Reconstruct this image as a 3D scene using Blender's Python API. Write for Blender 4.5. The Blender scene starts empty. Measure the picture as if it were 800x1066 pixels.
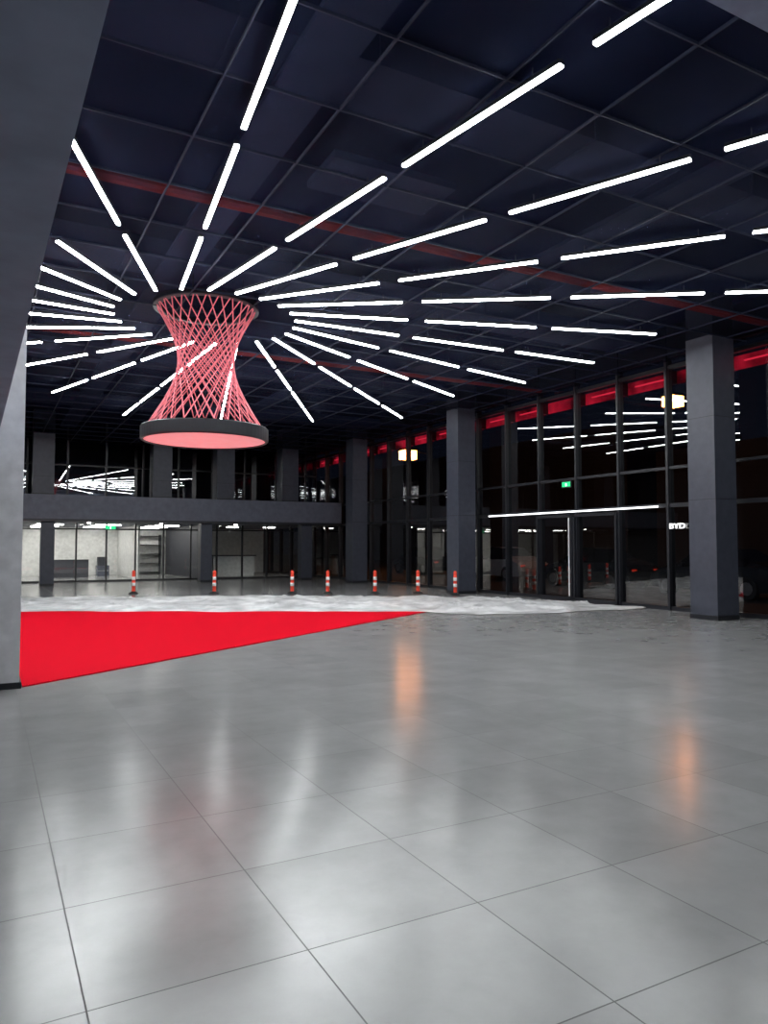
import bpy, math, random
from mathutils import Vector, noise
random.seed(3)
S=bpy.context.scene
S.view_settings.view_transform='Standard'
S.view_settings.exposure=.12

# ---------------- materials ----------------
def new_mat(name):
    m=bpy.data.materials.new(name); m.use_nodes=True
    nt=m.node_tree; b=nt.nodes['Principled BSDF']
    return m,nt,b
def mat(name,col,rough=.5,metal=0,emit=None,es=0,var=.12,scale=6,bump=0,spec=.5,transp=0):
    m,nt,b=new_mat(name)
    tc=nt.nodes.new('ShaderNodeTexCoord'); n=nt.nodes.new('ShaderNodeTexNoise')
    n.inputs['Scale'].default_value=scale; n.inputs['Detail'].default_value=4
    nt.links.new(tc.outputs['Object'],n.inputs['Vector'])
    r=nt.nodes.new('ShaderNodeValToRGB')
    r.color_ramp.elements[0].position=.3; r.color_ramp.elements[1].position=.7
    r.color_ramp.elements[0].color=[c*(1-var) for c in col]+[1]
    r.color_ramp.elements[1].color=[min(1,c*(1+var)) for c in col]+[1]
    nt.links.new(n.outputs['Fac'],r.inputs['Fac']); nt.links.new(r.outputs['Color'],b.inputs['Base Color'])
    b.inputs['Roughness'].default_value=rough; b.inputs['Metallic'].default_value=metal
    b.inputs['Specular IOR Level'].default_value=spec
    if emit:
        b.inputs['Emission Color'].default_value=list(emit)+[1]; b.inputs['Emission Strength'].default_value=es
    if bump:
        bp=nt.nodes.new('ShaderNodeBump'); bp.inputs['Strength'].default_value=bump; bp.inputs['Distance'].default_value=.02
        nt.links.new(n.outputs['Fac'],bp.inputs['Height']); nt.links.new(bp.outputs['Normal'],b.inputs['Normal'])
    if transp:
        t=nt.nodes.new('ShaderNodeBsdfTransparent'); x=nt.nodes.new('ShaderNodeMixShader'); o=nt.nodes['Material Output']
        rr=nt.nodes.new('ShaderNodeMapRange'); rr.inputs[1].default_value=.3; rr.inputs[2].default_value=.65
        rr.inputs[3].default_value=1-transp; rr.inputs[4].default_value=1
        nt.links.new(n.outputs['Fac'],rr.inputs[0]); nt.links.new(rr.outputs[0],x.inputs[0])
        nt.links.new(t.outputs[0],x.inputs[1]); nt.links.new(b.outputs[0],x.inputs[2]); nt.links.new(x.outputs[0],o.inputs['Surface'])
    return m
def emis(name,col,s):
    m=bpy.data.materials.new(name); m.use_nodes=True; nt=m.node_tree; nt.nodes.clear()
    e=nt.nodes.new('ShaderNodeEmission'); o=nt.nodes.new('ShaderNodeOutputMaterial')
    e.inputs['Color'].default_value=list(col)+[1]; e.inputs['Strength'].default_value=s
    nt.links.new(e.outputs[0],o.inputs['Surface']); return m
def patchy_red():
    m=emis('patchy_red_glow',(1,.02,.06),1); nt=m.node_tree; L=nt.links.new
    e=[n for n in nt.nodes if n.type=='EMISSION'][0]
    tc=nt.nodes.new('ShaderNodeTexCoord'); n=nt.nodes.new('ShaderNodeTexNoise'); n.inputs['Scale'].default_value=.9; n.inputs['Detail'].default_value=4
    r=nt.nodes.new('ShaderNodeMapRange'); r.inputs[1].default_value=.4; r.inputs[2].default_value=.7; r.inputs[3].default_value=.06; r.inputs[4].default_value=1.0
    L(tc.outputs['Object'],n.inputs['Vector']); L(n.outputs['Fac'],r.inputs[0]); L(r.outputs[0],e.inputs['Strength']); return m
def glass(name,tint,f0=.08):
    m=bpy.data.materials.new(name); m.use_nodes=True; nt=m.node_tree; nt.nodes.clear(); L=nt.links.new
    t=nt.nodes.new('ShaderNodeBsdfTransparent'); g=nt.nodes.new('ShaderNodeBsdfGlossy')
    x=nt.nodes.new('ShaderNodeMixShader'); o=nt.nodes.new('ShaderNodeOutputMaterial')
    t.inputs['Color'].default_value=list(tint)+[1]; g.inputs['Roughness'].default_value=.01
    ge=nt.nodes.new('ShaderNodeNewGeometry'); dp=nt.nodes.new('ShaderNodeVectorMath'); dp.operation='DOT_PRODUCT'
    L(ge.outputs['Incoming'],dp.inputs[0]); L(ge.outputs['True Normal'],dp.inputs[1])
    def M(op,a,b=None):
        n=nt.nodes.new('ShaderNodeMath'); n.operation=op
        for i,v in enumerate((a,b)):
            if v is None: continue
            if isinstance(v,(int,float)): n.inputs[i].default_value=v
            else: L(v,n.inputs[i])
        return n.outputs[0]
    c=M('ABSOLUTE',dp.outputs['Value']); f=M('ADD',M('MULTIPLY',M('POWER',M('SUBTRACT',1.0,c),5.0),1-f0),f0)
    L(f,x.inputs[0]); L(t.outputs[0],x.inputs[1]); L(g.outputs[0],x.inputs[2]); L(x.outputs[0],o.inputs['Surface']); return m

def floor_mat():
    m,nt,b=new_mat('porcelain_tile'); L=nt.links.new
    tc=nt.nodes.new('ShaderNodeTexCoord'); sp=nt.nodes.new('ShaderNodeSeparateXYZ'); L(tc.outputs['Object'],sp.inputs[0])
    def M(op,a,bb=None):
        n=nt.nodes.new('ShaderNodeMath'); n.operation=op
        for i,v in enumerate((a,bb)):
            if v is None: continue
            if isinstance(v,(int,float)): n.inputs[i].default_value=v
            else: L(v,n.inputs[i])
        return n.outputs[0]
    T=.82
    u=M('DIVIDE',M('SUBTRACT',sp.outputs['X'],.34-8.2*2),T); v=M('DIVIDE',M('SUBTRACT',sp.outputs['Y'],1.97-8.2*2),T)
    def edge(w):
        f=M('FRACT',w); return M('ABSOLUTE',M('SUBTRACT',f,.5))
    e=M('MAXIMUM',edge(u),edge(v)); line=M('GREATER_THAN',e,.4962)
    cb=nt.nodes.new('ShaderNodeCombineXYZ'); L(M('FLOOR',u),cb.inputs[0]); L(M('FLOOR',v),cb.inputs[1])
    wn=nt.nodes.new('ShaderNodeTexWhiteNoise'); wn.noise_dimensions='3D'; L(cb.outputs[0],wn.inputs['Vector'])
    n1=nt.nodes.new('ShaderNodeTexNoise'); n1.inputs['Scale'].default_value=1.6; n1.inputs['Detail'].default_value=8; n1.inputs['Roughness'].default_value=.65
    L(tc.outputs['Object'],n1.inputs['Vector'])
    val=M('ADD',M('MULTIPLY',wn.outputs['Value'],.03),M('ADD',M('MULTIPLY',n1.outputs['Fac'],.16),.215))
    val=M('MULTIPLY',val,M('SUBTRACT',1.0,M('MULTIPLY',line,.8)))
    c=nt.nodes.new('ShaderNodeCombineColor'); L(M('MULTIPLY',val,.99),c.inputs[0]); L(val,c.inputs[1]); L(M('MULTIPLY',val,.99),c.inputs[2])
    L(c.outputs[0],b.inputs['Base Color'])
    n2=nt.nodes.new('ShaderNodeTexNoise'); n2.inputs['Scale'].default_value=3; n2.inputs['Detail'].default_value=6
    L(tc.outputs['Object'],n2.inputs['Vector'])
    L(M('ADD',M('MULTIPLY',n2.outputs['Fac'],.14),M('ADD',M('MULTIPLY',line,.3),.12)),b.inputs['Roughness'])
    b.inputs['Specular IOR Level'].default_value=.58
    bp=nt.nodes.new('ShaderNodeBump'); bp.inputs['Strength'].default_value=.25; bp.inputs['Distance'].default_value=.004
    L(M('SUBTRACT',M('MULTIPLY',n1.outputs['Fac'],.2),line),bp.inputs['Height']); L(bp.outputs['Normal'],b.inputs['Normal'])
    return m
def mesh_panel_mat():
    m=bpy.data.materials.new('ceiling_wire_mesh'); m.use_nodes=True; nt=m.node_tree; L=nt.links.new
    b=nt.nodes['Principled BSDF']; o=nt.nodes['Material Output']
    b.inputs['Base Color'].default_value=(.010,.014,.034,1); b.inputs['Roughness'].default_value=.9; b.inputs['Specular IOR Level'].default_value=.05
    t=nt.nodes.new('ShaderNodeBsdfTransparent'); x=nt.nodes.new('ShaderNodeMixShader'); x.inputs[0].default_value=.35
    L(t.outputs[0],x.inputs[1]); L(b.outputs[0],x.inputs[2]); L(x.outputs[0],o.inputs['Surface']); return m

M_floor=floor_mat(); M_mesh=mesh_panel_mat()
M_col=mat('dark_grey_cladding',(.052,.058,.08),.45)
M_dark=mat('black_metal',(.014,.015,.02),.4)
M_ceil=mat('navy_ceiling_paint',(.018,.025,.07),.9,scale=.4,var=.5,spec=.05)
M_duct=mat('dark_duct',(.06,.073,.15),.8,scale=2,spec=.1)
M_pipe=mat('red_sprinkler_pipe',(.5,.055,.05),.6,spec=.2)
M_bar=mat('ceiling_bar_navy',(.015,.019,.038),.7,spec=.2)
M_soff=mat('slate_soffit_paint',(.25,.29,.40),.7)
M_pill=mat('light_grey_plaster',(.74,.74,.76),.7)
M_fasc=mat('slab_fascia_grey',(.115,.125,.165),.5)
M_wall=mat('charcoal_wall',(.06,.062,.075),.6)
M_white=mat('white_wall_paint',(.78,.78,.76),.6)
M_led=emis('led_white',(.95,.98,1),42)
M_ledsoft=emis('led_transom_white',(.95,.97,1),3)
M_panel=emis('ceiling_panel_light',(1,.96,.9),24)
M_fill=emis('overhang_fill_white',(1,.98,.95),14)  # only for the added fill under the overhang
M_redl=emis('red_neon',(1,.03,.07),1.4)
M_redd=patchy_red()
M_orange=emis('sodium_lamp',(1,.3,.055),60)
M_green=emis('exit_green',(.05,1,.35),1.0)
M_sign=emis('sign_white',(1,1,1),2.5)
M_strut=mat('coral_red_struts',(.78,.17,.21),.5,emit=(1,.24,.29),es=.13)  # slight glow put into the struts to lift their pink; no lamp
M_pink=mat('pink_diffuser',(.8,.35,.38),.5,emit=(1,.42,.44),es=.45)
M_carpet=mat('red_carpet',(.70,.003,.018),.95,scale=60,var=.3,bump=.6,spec=.05)
M_plast=mat('white_plastic_sheet',(.8,.8,.8),.35,scale=1.5,var=.18,transp=.35)
M_orr=mat('orange_red_plastic',(.85,.06,.03),.45,emit=(1,.1,.03),es=.06)  # faint glow put into the plastic, which is no light source
M_wr=mat('white_reflective_band',(.85,.85,.85),.3)
M_rub=mat('black_rubber',(.02,.02,.02),.8)
M_asph=mat('asphalt',(.03,.03,.032),.8)
M_bld=mat('night_building',(.03,.032,.04),.8)
M_glass=glass('tinted_facade_glass',(.45,.48,.5),.15)
M_glass2=glass('shopfront_glass',(.85,.88,.88),.05)
M_glassup=glass('dark_upper_glass',(.35,.38,.42),.16)
M_carw=mat('white_car_paint',(.6,.6,.62),.2)
M_card=mat('dark_car_paint',(.03,.035,.045),.15)
M_carg=mat('car_window_glass',(.01,.01,.012),.05)
M_rim=mat('alloy_rim',(.4,.4,.42),.3,metal=.8)
M_hl=emis('car_tail_lamp',(1,.05,.02),.5)

# ---------------- mesh builder ----------------
class MB:
    def __init__(s): s.v=[];s.f=[];s.m=[];s.mats=[]
    def mi(s,m):
        if m not in s.mats: s.mats.append(m)
        return s.mats.index(m)
    def quad(s,pts,m):
        i=len(s.v); s.v+=pts; s.f.append([i,i+1,i+2,i+3]); s.m.append(s.mi(m))
    def prism(s,pts,z0,z1,m):
        i=len(s.v); n=len(pts); k=s.mi(m)
        s.v+=[(x,y,z0) for x,y in pts]+[(x,y,z1) for x,y in pts]
        s.f.append([i+j for j in range(n)][::-1]); s.m.append(k); s.f.append([i+n+j for j in range(n)]); s.m.append(k)
        for j in range(n): s.f.append([i+j,i+(j+1)%n,i+n+(j+1)%n,i+n+j]); s.m.append(k)
    def box(s,x0,x1,y0,y1,z0,z1,m):
        i=len(s.v); k=s.mi(m)
        s.v+=[(x,y,z) for z in (z0,z1) for y in (y0,y1) for x in (x0,x1)]
        for q in ((0,2,3,1),(4,5,7,6),(0,1,5,4),(2,6,7,3),(0,4,6,2),(1,3,7,5)):
            s.f.append([i+a for a in q]); s.m.append(k)
    def obox(s,p,q,w,h,m,z=None):
        d=(Vector((q[0],q[1],0))-Vector((p[0],p[1],0))); d.normalize(); n=Vector((-d.y,d.x,0))*w/2
        i=len(s.v);k=s.mi(m)
        for zz in (z,z+h):
            for a in (p,q):
                for sg in (-1,1):
                    s.v.append((a[0]+sg*n.x,a[1]+sg*n.y,zz))
        for f in ((0,1,3,2),(4,6,7,5),(0,4,5,1),(2,3,7,6),(0,2,6,4),(1,5,7,3)):
            s.f.append([i+a for a in f]); s.m.append(k)
    def tube(s,p,q,r,m,n=8,r2=None,caps=True):
        p=Vector(p);q=Vector(q);d=(q-p).normalized(); r2=r if r2 is None else r2
        a=d.orthogonal().normalized();b=d.cross(a);i=len(s.v);k=s.mi(m)
        for c,rr in ((p,r),(q,r2)):
            for j in range(n):
                t=2*math.pi*j/n; s.v.append(tuple(c+a*rr*math.cos(t)+b*rr*math.sin(t)))
        for j in range(n):
            s.f.append([i+j,i+(j+1)%n,i+n+(j+1)%n,i+n+j]); s.m.append(k)
        if caps:
            s.f.append([i+j for j in range(n)][::-1]); s.m.append(k)
            s.f.append([i+n+j for j in range(n)]); s.m.append(k)
    def lathe(s,prof,m,c=(0,0,0),n=20,mats=None):
        i=len(s.v)
        for r,z in prof:
            for j in range(n):
                t=2*math.pi*j/n; s.v.append((c[0]+r*math.cos(t),c[1]+r*math.sin(t),c[2]+z))
        for a in range(len(prof)-1):
            k=s.mi(mats[a] if mats else m)
            for j in range(n):
                s.f.append([i+a*n+j,i+a*n+(j+1)%n,i+(a+1)*n+(j+1)%n,i+(a+1)*n+j]); s.m.append(k)
    def obj(s,name,loc=(0,0,0),rot=0,smooth=False):
        me=bpy.data.meshes.new(name); me.from_pydata(s.v,[],s.f)
        for m in s.mats: me.materials.append(m)
        for p,k in zip(me.polygons,s.m): p.material_index=k; p.use_smooth=smooth
        me.update(); o=bpy.data.objects.new(name,me); o.location=loc; o.rotation_euler[2]=rot
        S.collection.objects.link(o); return o
def box(name,*a):
    b=MB(); b.box(*a); return b.obj(name)

XW=15.0; XL=-8.0; YB=-6.0; YM=31.9; YG=35.0; YE=43.0; ZC=6.15; ZT=7.1
# ---------------- shell ----------------
box('floor',XL,XW+.2,YB,YE,-.2,0,M_floor)
box('ceiling',XL,XW+.2,YB,YE,ZT,ZT+.2,M_ceil)
box('wall_left',XL-.2,XL,YB,YE,0,ZT,M_wall)
box('wall_front',XL,XW+.2,YB-.2,YB,0,ZT,M_wall)
box('wall_back',XL,XW+.2,YE,YE+.2,0,ZT,M_wall)

b=MB()
b.box(XL+.02,XW-.12,3.6,YG-.2,ZC+.03,ZC+.034,M_mesh); b.obj('ceiling_mesh_panels')
b=MB()
x=-7.9
while x<14.8: b.box(x-.009,x+.009,3.6,YG-.2,ZC-.0,ZC+.03,M_bar); x+=1.23
y=4.4
while y<YG-.3: b.box(XL+.02,XW-.12,y-.009,y+.009,ZC-.001,ZC+.029,M_bar); y+=1.23
b.obj('ceiling_grid_bars')
b=MB()
for yy in (6.6,13.0,20.5,27.5):
    b.box(XL+.3,14.6,yy,yy+.9,6.6,6.95,M_duct)
    x=XL+1
    while x<14.4: b.box(x,x+.05,yy-.03,yy+.93,6.57,6.98,M_duct); x+=1.5
for xx in (-3,2.6,8.2): b.box(xx,xx+.6,4,33,6.5,6.57,M_duct)
for cx,cy in ((4.6,8.6),(10.2,10.5),(7,15),(11,17)): b.box(cx-.9,cx+.9,cy-.45,cy+.45,6.4,6.5,M_duct)
b.obj('ceiling_air_ducts')
b=MB()
for x0,yy in ((.6,9.75),(XL+.2,17.3)): b.tube((x0,yy,6.28),(14.7,yy,6.28),.07,M_pipe)
for x0,yy in ((XL+.2,25.0),(.6,12.1)): b.tube((x0,yy,6.28),(14.7,yy,6.28),.04,M_duct)
b.obj('sprinkler_pipes')

box('ceiling_bulkhead',XL+.01,XW-.1,YB+.01,3.55,5.65,ZT,M_soff)
b=MB()
for cy in (-4.2,-1.2): 
    b.box(1,13,cy-.06,cy+.06,5.6,5.65,M_dark); b.box(1.02,12.98,cy-.045,cy+.045,5.585,5.6,M_led)
b.obj('bulkhead_fill_lights')  # unseen strips added behind the camera to brighten the pillar front
b=MB(); b.prism([(XL+.01,YB+.01),(.30,YB+.01),(.05,9.29),(XL+.01,9.29)],2.6,3.6,M_soff); b.obj('mezzanine_overhang')
b=MB()
for cx in (-1.2,-4):
    for cy in (-3,0,3,6): b.lathe([(0,0),(.07,0),(.1,-.005),(.1,.01)],None,(cx,cy,2.59),16,[M_fill,M_dark,M_dark])
b.obj('overhang_fill_lights')  # unseen fill, added to lift the floor and pillar shaded by the overhang
b=MB(); b.box(-1.0,.365,9.31,10.1,0,ZT,M_pill); b.box(-1.02,.385,9.295,10.115,0,.07,M_dark); b.obj('wall_pillar')

# ---------------- structural columns ----------------
def column(x,y,w,z0=0,z1=ZT,name='structural_column',m=M_col):
    b=MB(); h=w/2
    b.box(x-h,x+h,y-h,y+h,z0,z1,m)
    b.box(x-h-.012,x+h+.012,y-h-.012,y+h+.012,z0,z0+.1,M_dark)
    for zz in (2.6,4.4):
        if z0<zz<z1: b.box(x-h-.003,x+h+.003,y-h-.003,y+h+.003,zz,zz+.012,M_dark)
    return b.obj(name)
for y in (10.9,20.7,28.7): column(14.1,y,.69)
column(14.1,1.1,.69,z1=5.65)

# ---------------- curtain wall right ----------------
b=MB(); ms=[]
y=11.2-1.62*10
while y<YE: 
    ms.append(y); b.box(XW-.1,XW+.12,y-.035,y+.035,0,ZT,M_dark); y+=1.62
for z,h in ((0,.1),(2.55,.1),(3.5,.07),(6.0,.1)): b.box(XW-.06,XW+.08,YB,YE,z,z+h,M_dark)
b.box(XW-.06,XW+.1,YB,YE,6.3,ZT,M_dark)
b.quad([(XW,YB,.1),(XW,YE,.1),(XW,YE,6.3),(XW,YB,6.3)],M_glass); b.obj('window_1')
b=MB(); b.box(XW-.13,XW-.1,13.1,20.2,2.56,2.6,M_ledsoft); b.obj('transom_led_strip')
b=MB()
b.box(XW+.3,XW+.34,YB,YE,5.68,6.0,M_redd)
for i,y in enumerate(ms):
    if i%3!=1: b.box(XW+.25,XW+.3,y+.2,y+1.3,5.84,5.87,M_redl)
for y in ms: b.box(XW+.12,XW+.3,y-.03,y+.03,5.66,6.0,M_dark)
b.obj('red_fascia_light')
b=MB()
for yy in (14.5,16.1,16.2,17.7): b.box(XW-.16,XW-.105,yy-.03,yy+.03,.05,2.5,M_dark)
b.box(XW-.16,XW-.105,14.5,17.7,2.42,2.5,M_dark); b.box(XW-.16,XW-.105,14.5,17.7,.0,.12,M_dark)
b.tube((XW-.2,16.25,.15),(XW-.2,16.25,2.4),.02,M_wr)
b.tube((XW-.2,16.25,.5),(XW-.12,16.25,.5),.01,M_rim);b.tube((XW-.2,16.25,2.1),(XW-.12,16.25,2.1),.01,M_rim)
b.obj('door_1')
def exit_sign(x,y,z,ax):
    b=MB()
    if ax=='x':
        b.box(x-.03,x,y-.2,y+.2,z-.1,z+.1,M_dark); b.box(x-.036,x-.03,y-.17,y+.17,z-.07,z+.07,M_green)
        b.box(x-.04,x-.036,y-.02,y+.02,z-.05,z+.03,M_sign)
    else:
        b.box(x-.25,x+.25,y-.03,y,z-.1,z+.1,M_dark); b.box(x-.22,x+.22,y-.036,y-.03,z-.07,z+.07,M_green)
        b.box(x-.02,x+.02,y-.04,y-.036,z-.05,z+.03,M_sign)
    b.obj('exit_sign')
exit_sign(XW-.11,16.4,3.38,'x')
exit_sign(4.9,YG-.12,2.4,'y')
cu=bpy.data.curves.new('illuminated_lettering','FONT'); cu.body='BYD'; cu.size=.3; cu.extrude=.01
cu.materials.append(M_sign); o=bpy.data.objects.new('illuminated_lettering',cu); S.collection.objects.link(o)
o.rotation_euler=(math.pi/2,0,-math.pi/2); o.location=(XW-.12,12.76,2.02); o.scale=(.85,.6,1)

# ---------------- mezzanine at the back ----------------
b=MB(); b.box(XL,XW-.13,YM,YE,2.58,3.62,M_fasc); b.box(XL,XW-.13,YM-.03,YM,2.56,2.66,M_dark); b.obj('mezzanine_slab')
for x in (-3.5,2.16,8.49,13.2): column(x,YM+.45,.5,0,2.58,'mezzanine_column')
for x in (-3,2.0,6.7,9.5,12.6): column(x,33.1,.8,3.62,ZT,'upper_column')
b=MB(); x=-6.5
while x<XW-.2:
    b.box(x-.035,x+.035,YG-.06,YG+.06,0,2.58,M_dark); x+=1.25
b.box(XL,XW-.13,YG-.06,YG+.06,0,.08,M_dark); b.box(XL,XW-.13,YG-.06,YG+.06,2.3,2.36,M_dark)
b.quad([(XL,YG,.08),(XW-.13,YG,.08),(XW-.13,YG,2.58),(XL,YG,2.58)],M_glass2); b.obj('window_2')
b=MB(); x=-6.5
while x<XW-.2:
    b.box(x-.04,x+.04,YG-.06,YG+.06,3.62,ZT,M_dark); x+=1.6
b.box(XL,XW-.13,YG-.06,YG+.06,3.62,3.72,M_dark); b.box(XL,XW-.13,YG-.06,YG+.06,5.1,5.16,M_dark)
b.quad([(XL,YG,3.72),(XW-.13,YG,3.72),(XW-.13,YG,ZT),(XL,YG,ZT)],M_glassup); b.obj('window_3')
box('wall_showroom_rear',XL+.02,XW-.2,YE-.12,YE-.02,0,2.57,M_white)
box('wall_partition',9.0,9.15,YG+.1,YE-.12,0,2.57,M_wall)
box('wall_partition_white',6.4,6.5,YG+1.6,YE-.13,0,2.57,M_white)
b=MB()
for xx in (-3,-.5,2,4.5,7.2):
    for yy in (36.5,39,41.3): b.box(xx,xx+1.1,yy,yy+.3,2.54,2.575,M_panel)
for xx in (11,13): b.box(xx,xx+.6,37.5,37.7,2.54,2.575,M_panel)
b.obj('office_ceiling_lights')
b=MB()
for xx in (-5,-2,.8,3.8,6.8,10.2): b.box(xx,xx+.12,33.6,33.72,2.55,2.578,M_panel)
b.obj('mezzanine_spotlights')
b=MB(); b.box(10.4,12.6,38,38.6,0,1.05,M_white); b.box(10.3,12.7,37.9,38.7,1.05,1.1,M_dark); b.obj('reception_desk')
b=MB()
for z in (.1,.6,1.1,1.6,2.1): b.box(7.0,8.6,42.4,42.85,z,z+.04,M_dark)
b.box(6.95,7.0,42.4,42.85,0,2.2,M_dark); b.box(8.6,8.65,42.4,42.85,0,2.2,M_dark); b.obj('storage_shelf')
b=MB(); b.box(2.9,4.6,40,40.6,0,.9,M_wall); b.box(2.85,4.65,39.95,40.65,.9,.94,M_white); b.obj('service_counter')
b=MB(); b.box(5.2,5.8,41.5,42.1,0,.55,M_fasc); b.box(5.25,5.7,41.55,42,.55,1.0,M_wall); b.box(5.25,5.75,41.5,41.505,.25,.3,M_white); b.obj('stacked_boxes')

# ---------------- LED array ----------------
sy,cy_=math.sin(math.radians(28.3)),math.cos(math.radians(28.3))
def lw(l,d): return (d*sy+l*cy_, d*cy_-l*sy)
CX,CY=lw(-3.445,14.171)
b=MB(); R=.668; ZL=5.97
for k in range(23):
    th=math.radians(-5.17+360/23*k-28.3)
    d=Vector((math.cos(th),math.sin(th))); off=Vector((d.y,-d.x))*R
    s=1.576
    for j in range(4 if 5<=k<=8 else 3 if 1<=k<=13 else 5):
        p=Vector((CX,CY))+off+d*s
        ok=[]
        for i in range(47):
            w=p+d*(2.27*i/46)
            inside=XL+.3<w.x and 3.6<w.y<YM-.2
            if -1.1<w.x<.45 and 9.2<w.y<10.2: inside=False
            if inside: ok.append(i)
            elif ok: break
        if len(ok)>10 and (p+d*2.27).x<13.65:
            q=p+d*(2.27*ok[-1]/46); p=p+d*(2.27*ok[0]/46)
            b.obox(p,q,.062,.045,M_dark,ZL+.025); b.obox(p,q,.05,.025,M_led,ZL)
            for t in (.15,.85):
                c=p+(q-p)*t; b.tube((c.x,c.y,ZL+.07),(c.x,c.y,ZC-.015),.005,M_dark,5)
        s+=2.27+.364
b.obj('linear_led_array')

# ---------------- hyperboloid feature ----------------
b=MB(); N=26; z0,z1=3.88,6.2; r0,r1=1.08,.95; tw=math.radians(117)
for k in range(N):
    a=2*math.pi*k/N
    for sg in (-1,1):
        p=(r0*math.cos(a),r0*math.sin(a),z0); q=(r1*math.cos(a+sg*tw),r1*math.sin(a+sg*tw),z1)
        b.tube(p,q,.011,M_strut,6)
b.lathe([(1.0,3.86),(1.18,3.86),(1.2,3.84),(1.2,3.62),(1.18,3.60),(1.14,3.60),(1.14,3.62),(0.001,3.62)],M_dark,n=72,mats=[M_dark,M_dark,M_dark,M_dark,M_dark,M_dark,M_pink])
b.lathe([(0.001,3.85),(1.18,3.85)],M_dark,n=72)
b.lathe([(.86,6.16),(1.0,6.16),(1.0,6.26),(.86,6.26),(.86,6.16)],M_dark,n=48)
for k in range(6):
    a=k*math.pi/3; b.tube((.93*math.cos(a),.93*math.sin(a),6.26),(.93*math.cos(a),.93*math.sin(a),ZT-.01),.01,M_dark,6)
b.obj('hyperboloid_chandelier',(CX,CY,0))

# ---------------- carpet & plastic ----------------
pts=[(.40,9.36),(9.42,15.3),(.75,20.0),(-2,21.5),(-2,10.2),(.40,10.2)]
me=bpy.data.meshes.new('red_carpet'); n=len(pts)
me.from_pydata([(x,y,.002) for x,y in pts]+[(x,y,.016) for x,y in pts],[],[list(range(n,2*n))]+[[i,(i+1)%n,n+(i+1)%n,n+i] for i in range(n)])
me.materials.append(M_carpet); o=bpy.data.objects.new('red_carpet',me); S.collection.objects.link(o)

Lw=[(-2,21.45),(.75,19.9),(5.04,17.6),(9.3,15.3),(9.97,13.9),(12.0,13.6),(14.3,13.4)]
Up=[(-2,26),(.93,24.7),(6.7,23.0),(12.4,19.3),(14.0,17.6),(14.6,15.8),(14.6,14.0)]
def interp(P,t):
    f=t*(len(P)-1); i=min(int(f),len(P)-2); f-=i
    return Vector(P[i])*(1-f)+Vector(P[i+1])*f
nu,nv=260,56; vs=[];fs=[]
for i in range(nu):
    u=i/(nu-1); a=interp(Lw,u); c=interp(Up,u)
    for j in range(nv):
        v=j/(nv-1); p=a.lerp(c,v)
        w=noise.noise(Vector((p.x*.5,p.y*.5,3)))*.5
        k=.4+.9*v
        p2=p+Vector((noise.noise(Vector((p.x*.9,p.y*.9,9))),noise.noise(Vector((p.x*.9,p.y*.9,17)))))*.6*k
        e=min(1,min(v,1-v)*8)
        r=1-abs(noise.noise(Vector((p.x*.9+w*3,p.y*1.1,0))))*2
        r2=1-abs(noise.noise(Vector((p.x*2.6,p.y*3.0,5))))*2
        z=.018+max(0,(.08*max(0,r)**3+.025*max(0,r2)**2))*e
        vs.append((min(p2.x,14.85),p2.y,z))
for i in range(nu-1):
    for j in range(nv-1):
        k=i*nv+j; fs.append([k,k+nv,k+nv+1,k+1])
me=bpy.data.meshes.new('plastic_sheeting'); me.from_pydata(vs,[],fs); me.materials.append(M_plast)
for p in me.polygons: p.use_smooth=True
o=bpy.data.objects.new('plastic_sheeting',me); S.collection.objects.link(o)

# ---------------- delineator posts ----------------
def post(x,y):
    b=MB()
    prof=[(.001,0),(.16,0),(.16,.03),(.12,.055),(.07,.07),(.06,.09),(.058,.26),(.062,.262),(.062,.37),(.058,.372),(.057,.46),(.06,.462),(.06,.57),(.057,.572),(.055,.68),(.06,.7),(.05,.76),(.025,.78),(.001,.785)]
    ms=[M_rub]*5+[M_orr]*2+[M_wr]+[M_orr]*3+[M_wr]+[M_orr]*6
    b.lathe(prof,None,n=16,mats=ms)
    b.obj('delineator_post',(x,y,.0),smooth=True)
for x,y in ((4.35,25.6),(6.7,24.3),(8.98,23.1),(10.0,22.5),(11.4,21.8),(12.7,21.2),(13.38,20.0)): post(x,y)

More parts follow.
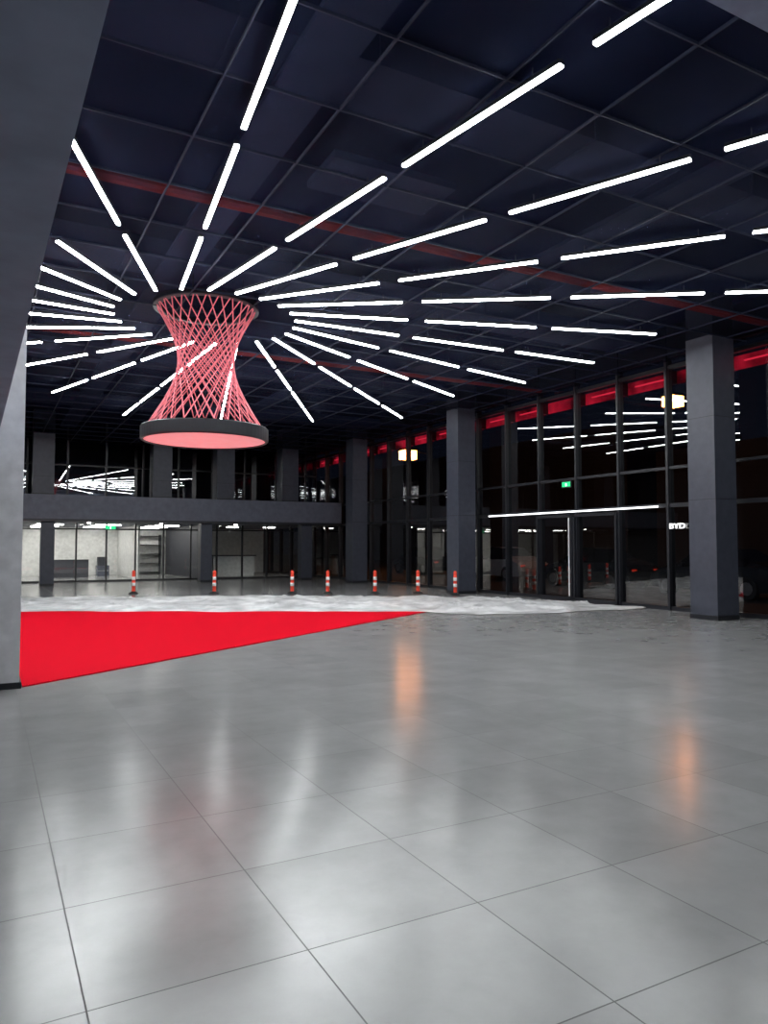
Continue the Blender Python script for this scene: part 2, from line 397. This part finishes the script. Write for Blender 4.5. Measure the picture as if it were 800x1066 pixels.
# ---------------- cars ----------------
def car(x,y,rot,paint):
    b=MB()
    sec=[(-2.25,.45,.70,.62,.72,.66,.60),(-2.15,.25,.84,.80,.84,.90,.66),(-1.75,.22,.90,.95,.88,1.02,.70),(-1.35,.22,.92,.97,.89,1.12,.66),
         (-.75,.22,.92,.97,.90,1.48,.60),(0,.22,.92,.95,.90,1.54,.62),(.55,.22,.92,.94,.90,1.46,.60),(1.15,.22,.92,.93,.88,1.02,.72),(1.8,.24,.90,.84,.85,.88,.70),(2.15,.28,.82,.68,.78,.72,.62),(2.28,.42,.68,.56,.66,.58,.55)]
    k0=len(b.v)
    for X,zb,hw,zs,hs,zr,hr in sec:
        b.v+=[(X,-hw*.92,zb),(X,-hw,(zb+zs)/2),(X,-hs,zs),(X,-hr,zr),(X,hr,zr),(X,hs,zs),(X,hw,(zb+zs)/2),(X,hw*.92,zb)]
    pm=b.mi(paint); gm=b.mi(M_carg)
    for i in range(len(sec)-1):
        for j in range(8):
            a=k0+i*8+j; c=k0+i*8+(j+1)%8
            b.f.append([a,c,c+8,a+8])
            isg=(j in (2,4) and 3<=i<=6) or (j==3 and i in (3,6))
            b.m.append(gm if isg else pm)
    b.f.append([k0+j for j in range(8)]); b.m.append(pm); b.f.append([k0+(len(sec)-1)*8+7-j for j in range(8)]); b.m.append(pm)
    for wx in (-1.4,1.4):
        for sgn in (-1,1):
            b.tube((wx,sgn*.74,.33),(wx,sgn*.95,.33),.33,M_rub,20); b.tube((wx,sgn*.951,.33),(wx,sgn*.96,.33),.2,M_rim,10)
    for sgn in (-1,1):
        b.box(-2.24,-2.18,sgn*.6-.12,sgn*.6+.12,.66,.74,M_hl); b.box(2.2,2.28,sgn*.5-.12,sgn*.5+.12,.54,.6,M_wr)
        b.box(.7,.85,sgn*1.0-.07,sgn*1.0+.07,.95,1.07,paint)
    b.obj('car',(x,y,0),rot)
for x,y,r,m in ((21,21.5,95,M_card),(21.5,28,88,M_carw),(20.5,15.5,92,M_card),(22,36,90,M_card)):
    car(x,y,math.radians(r),m)

# ---------------- exterior ----------------
box('ground',XW+.2,90,-30,120,-.25,0,M_asph)
b=MB()
b.box(34,46,-10,30,0,7,M_bld); b.box(38,50,36,90,0,10,M_bld)
for i in range(8):
    if i%3==0: b.box(33.95,34,-5+i*4.2,-3+i*4.2,2.0,2.5,M_ledsoft)
b.obj('neighbouring_building')
def lamp(x,y,z,s):
    b=MB(); b.tube((x+1.6,y,0),(x+1.6,y,z+.1),.09,M_dark,10,.05); b.tube((x+1.6,y,z+.15),(x,y,z+.3),.04,M_dark,8)
    b.box(x-.5*s,x+.3*s,y-.32*s,y+.32*s,z+.2*s,z+.32*s,M_dark); b.box(x-.46*s,x+.26*s,y-.3*s,y+.3*s,z-.25*s,z+.2*s,M_orange)
    b.obj('street_lamp')
lamp(25.0,42.8,7.7,1.3); lamp(24.7,20.8,7.5,.9)

w=bpy.data.worlds.new('night'); S.world=w; w.use_nodes=True
bg=w.node_tree.nodes['Background']; bg.inputs[0].default_value=(.02,.025,.05,1); bg.inputs[1].default_value=.2

# ---------------- camera ----------------
cd=bpy.data.cameras.new('camera'); cam=bpy.data.objects.new('camera',cd); S.collection.objects.link(cam)
cd.sensor_fit='VERTICAL'; cd.sensor_height=36; cd.lens=770/1066*36; cd.clip_start=.05; cd.clip_end=400
cam.location=(0,0,1.6); cam.rotation_euler=(math.radians(90+2.6),0,-math.radians(28.3))
S.camera=cam
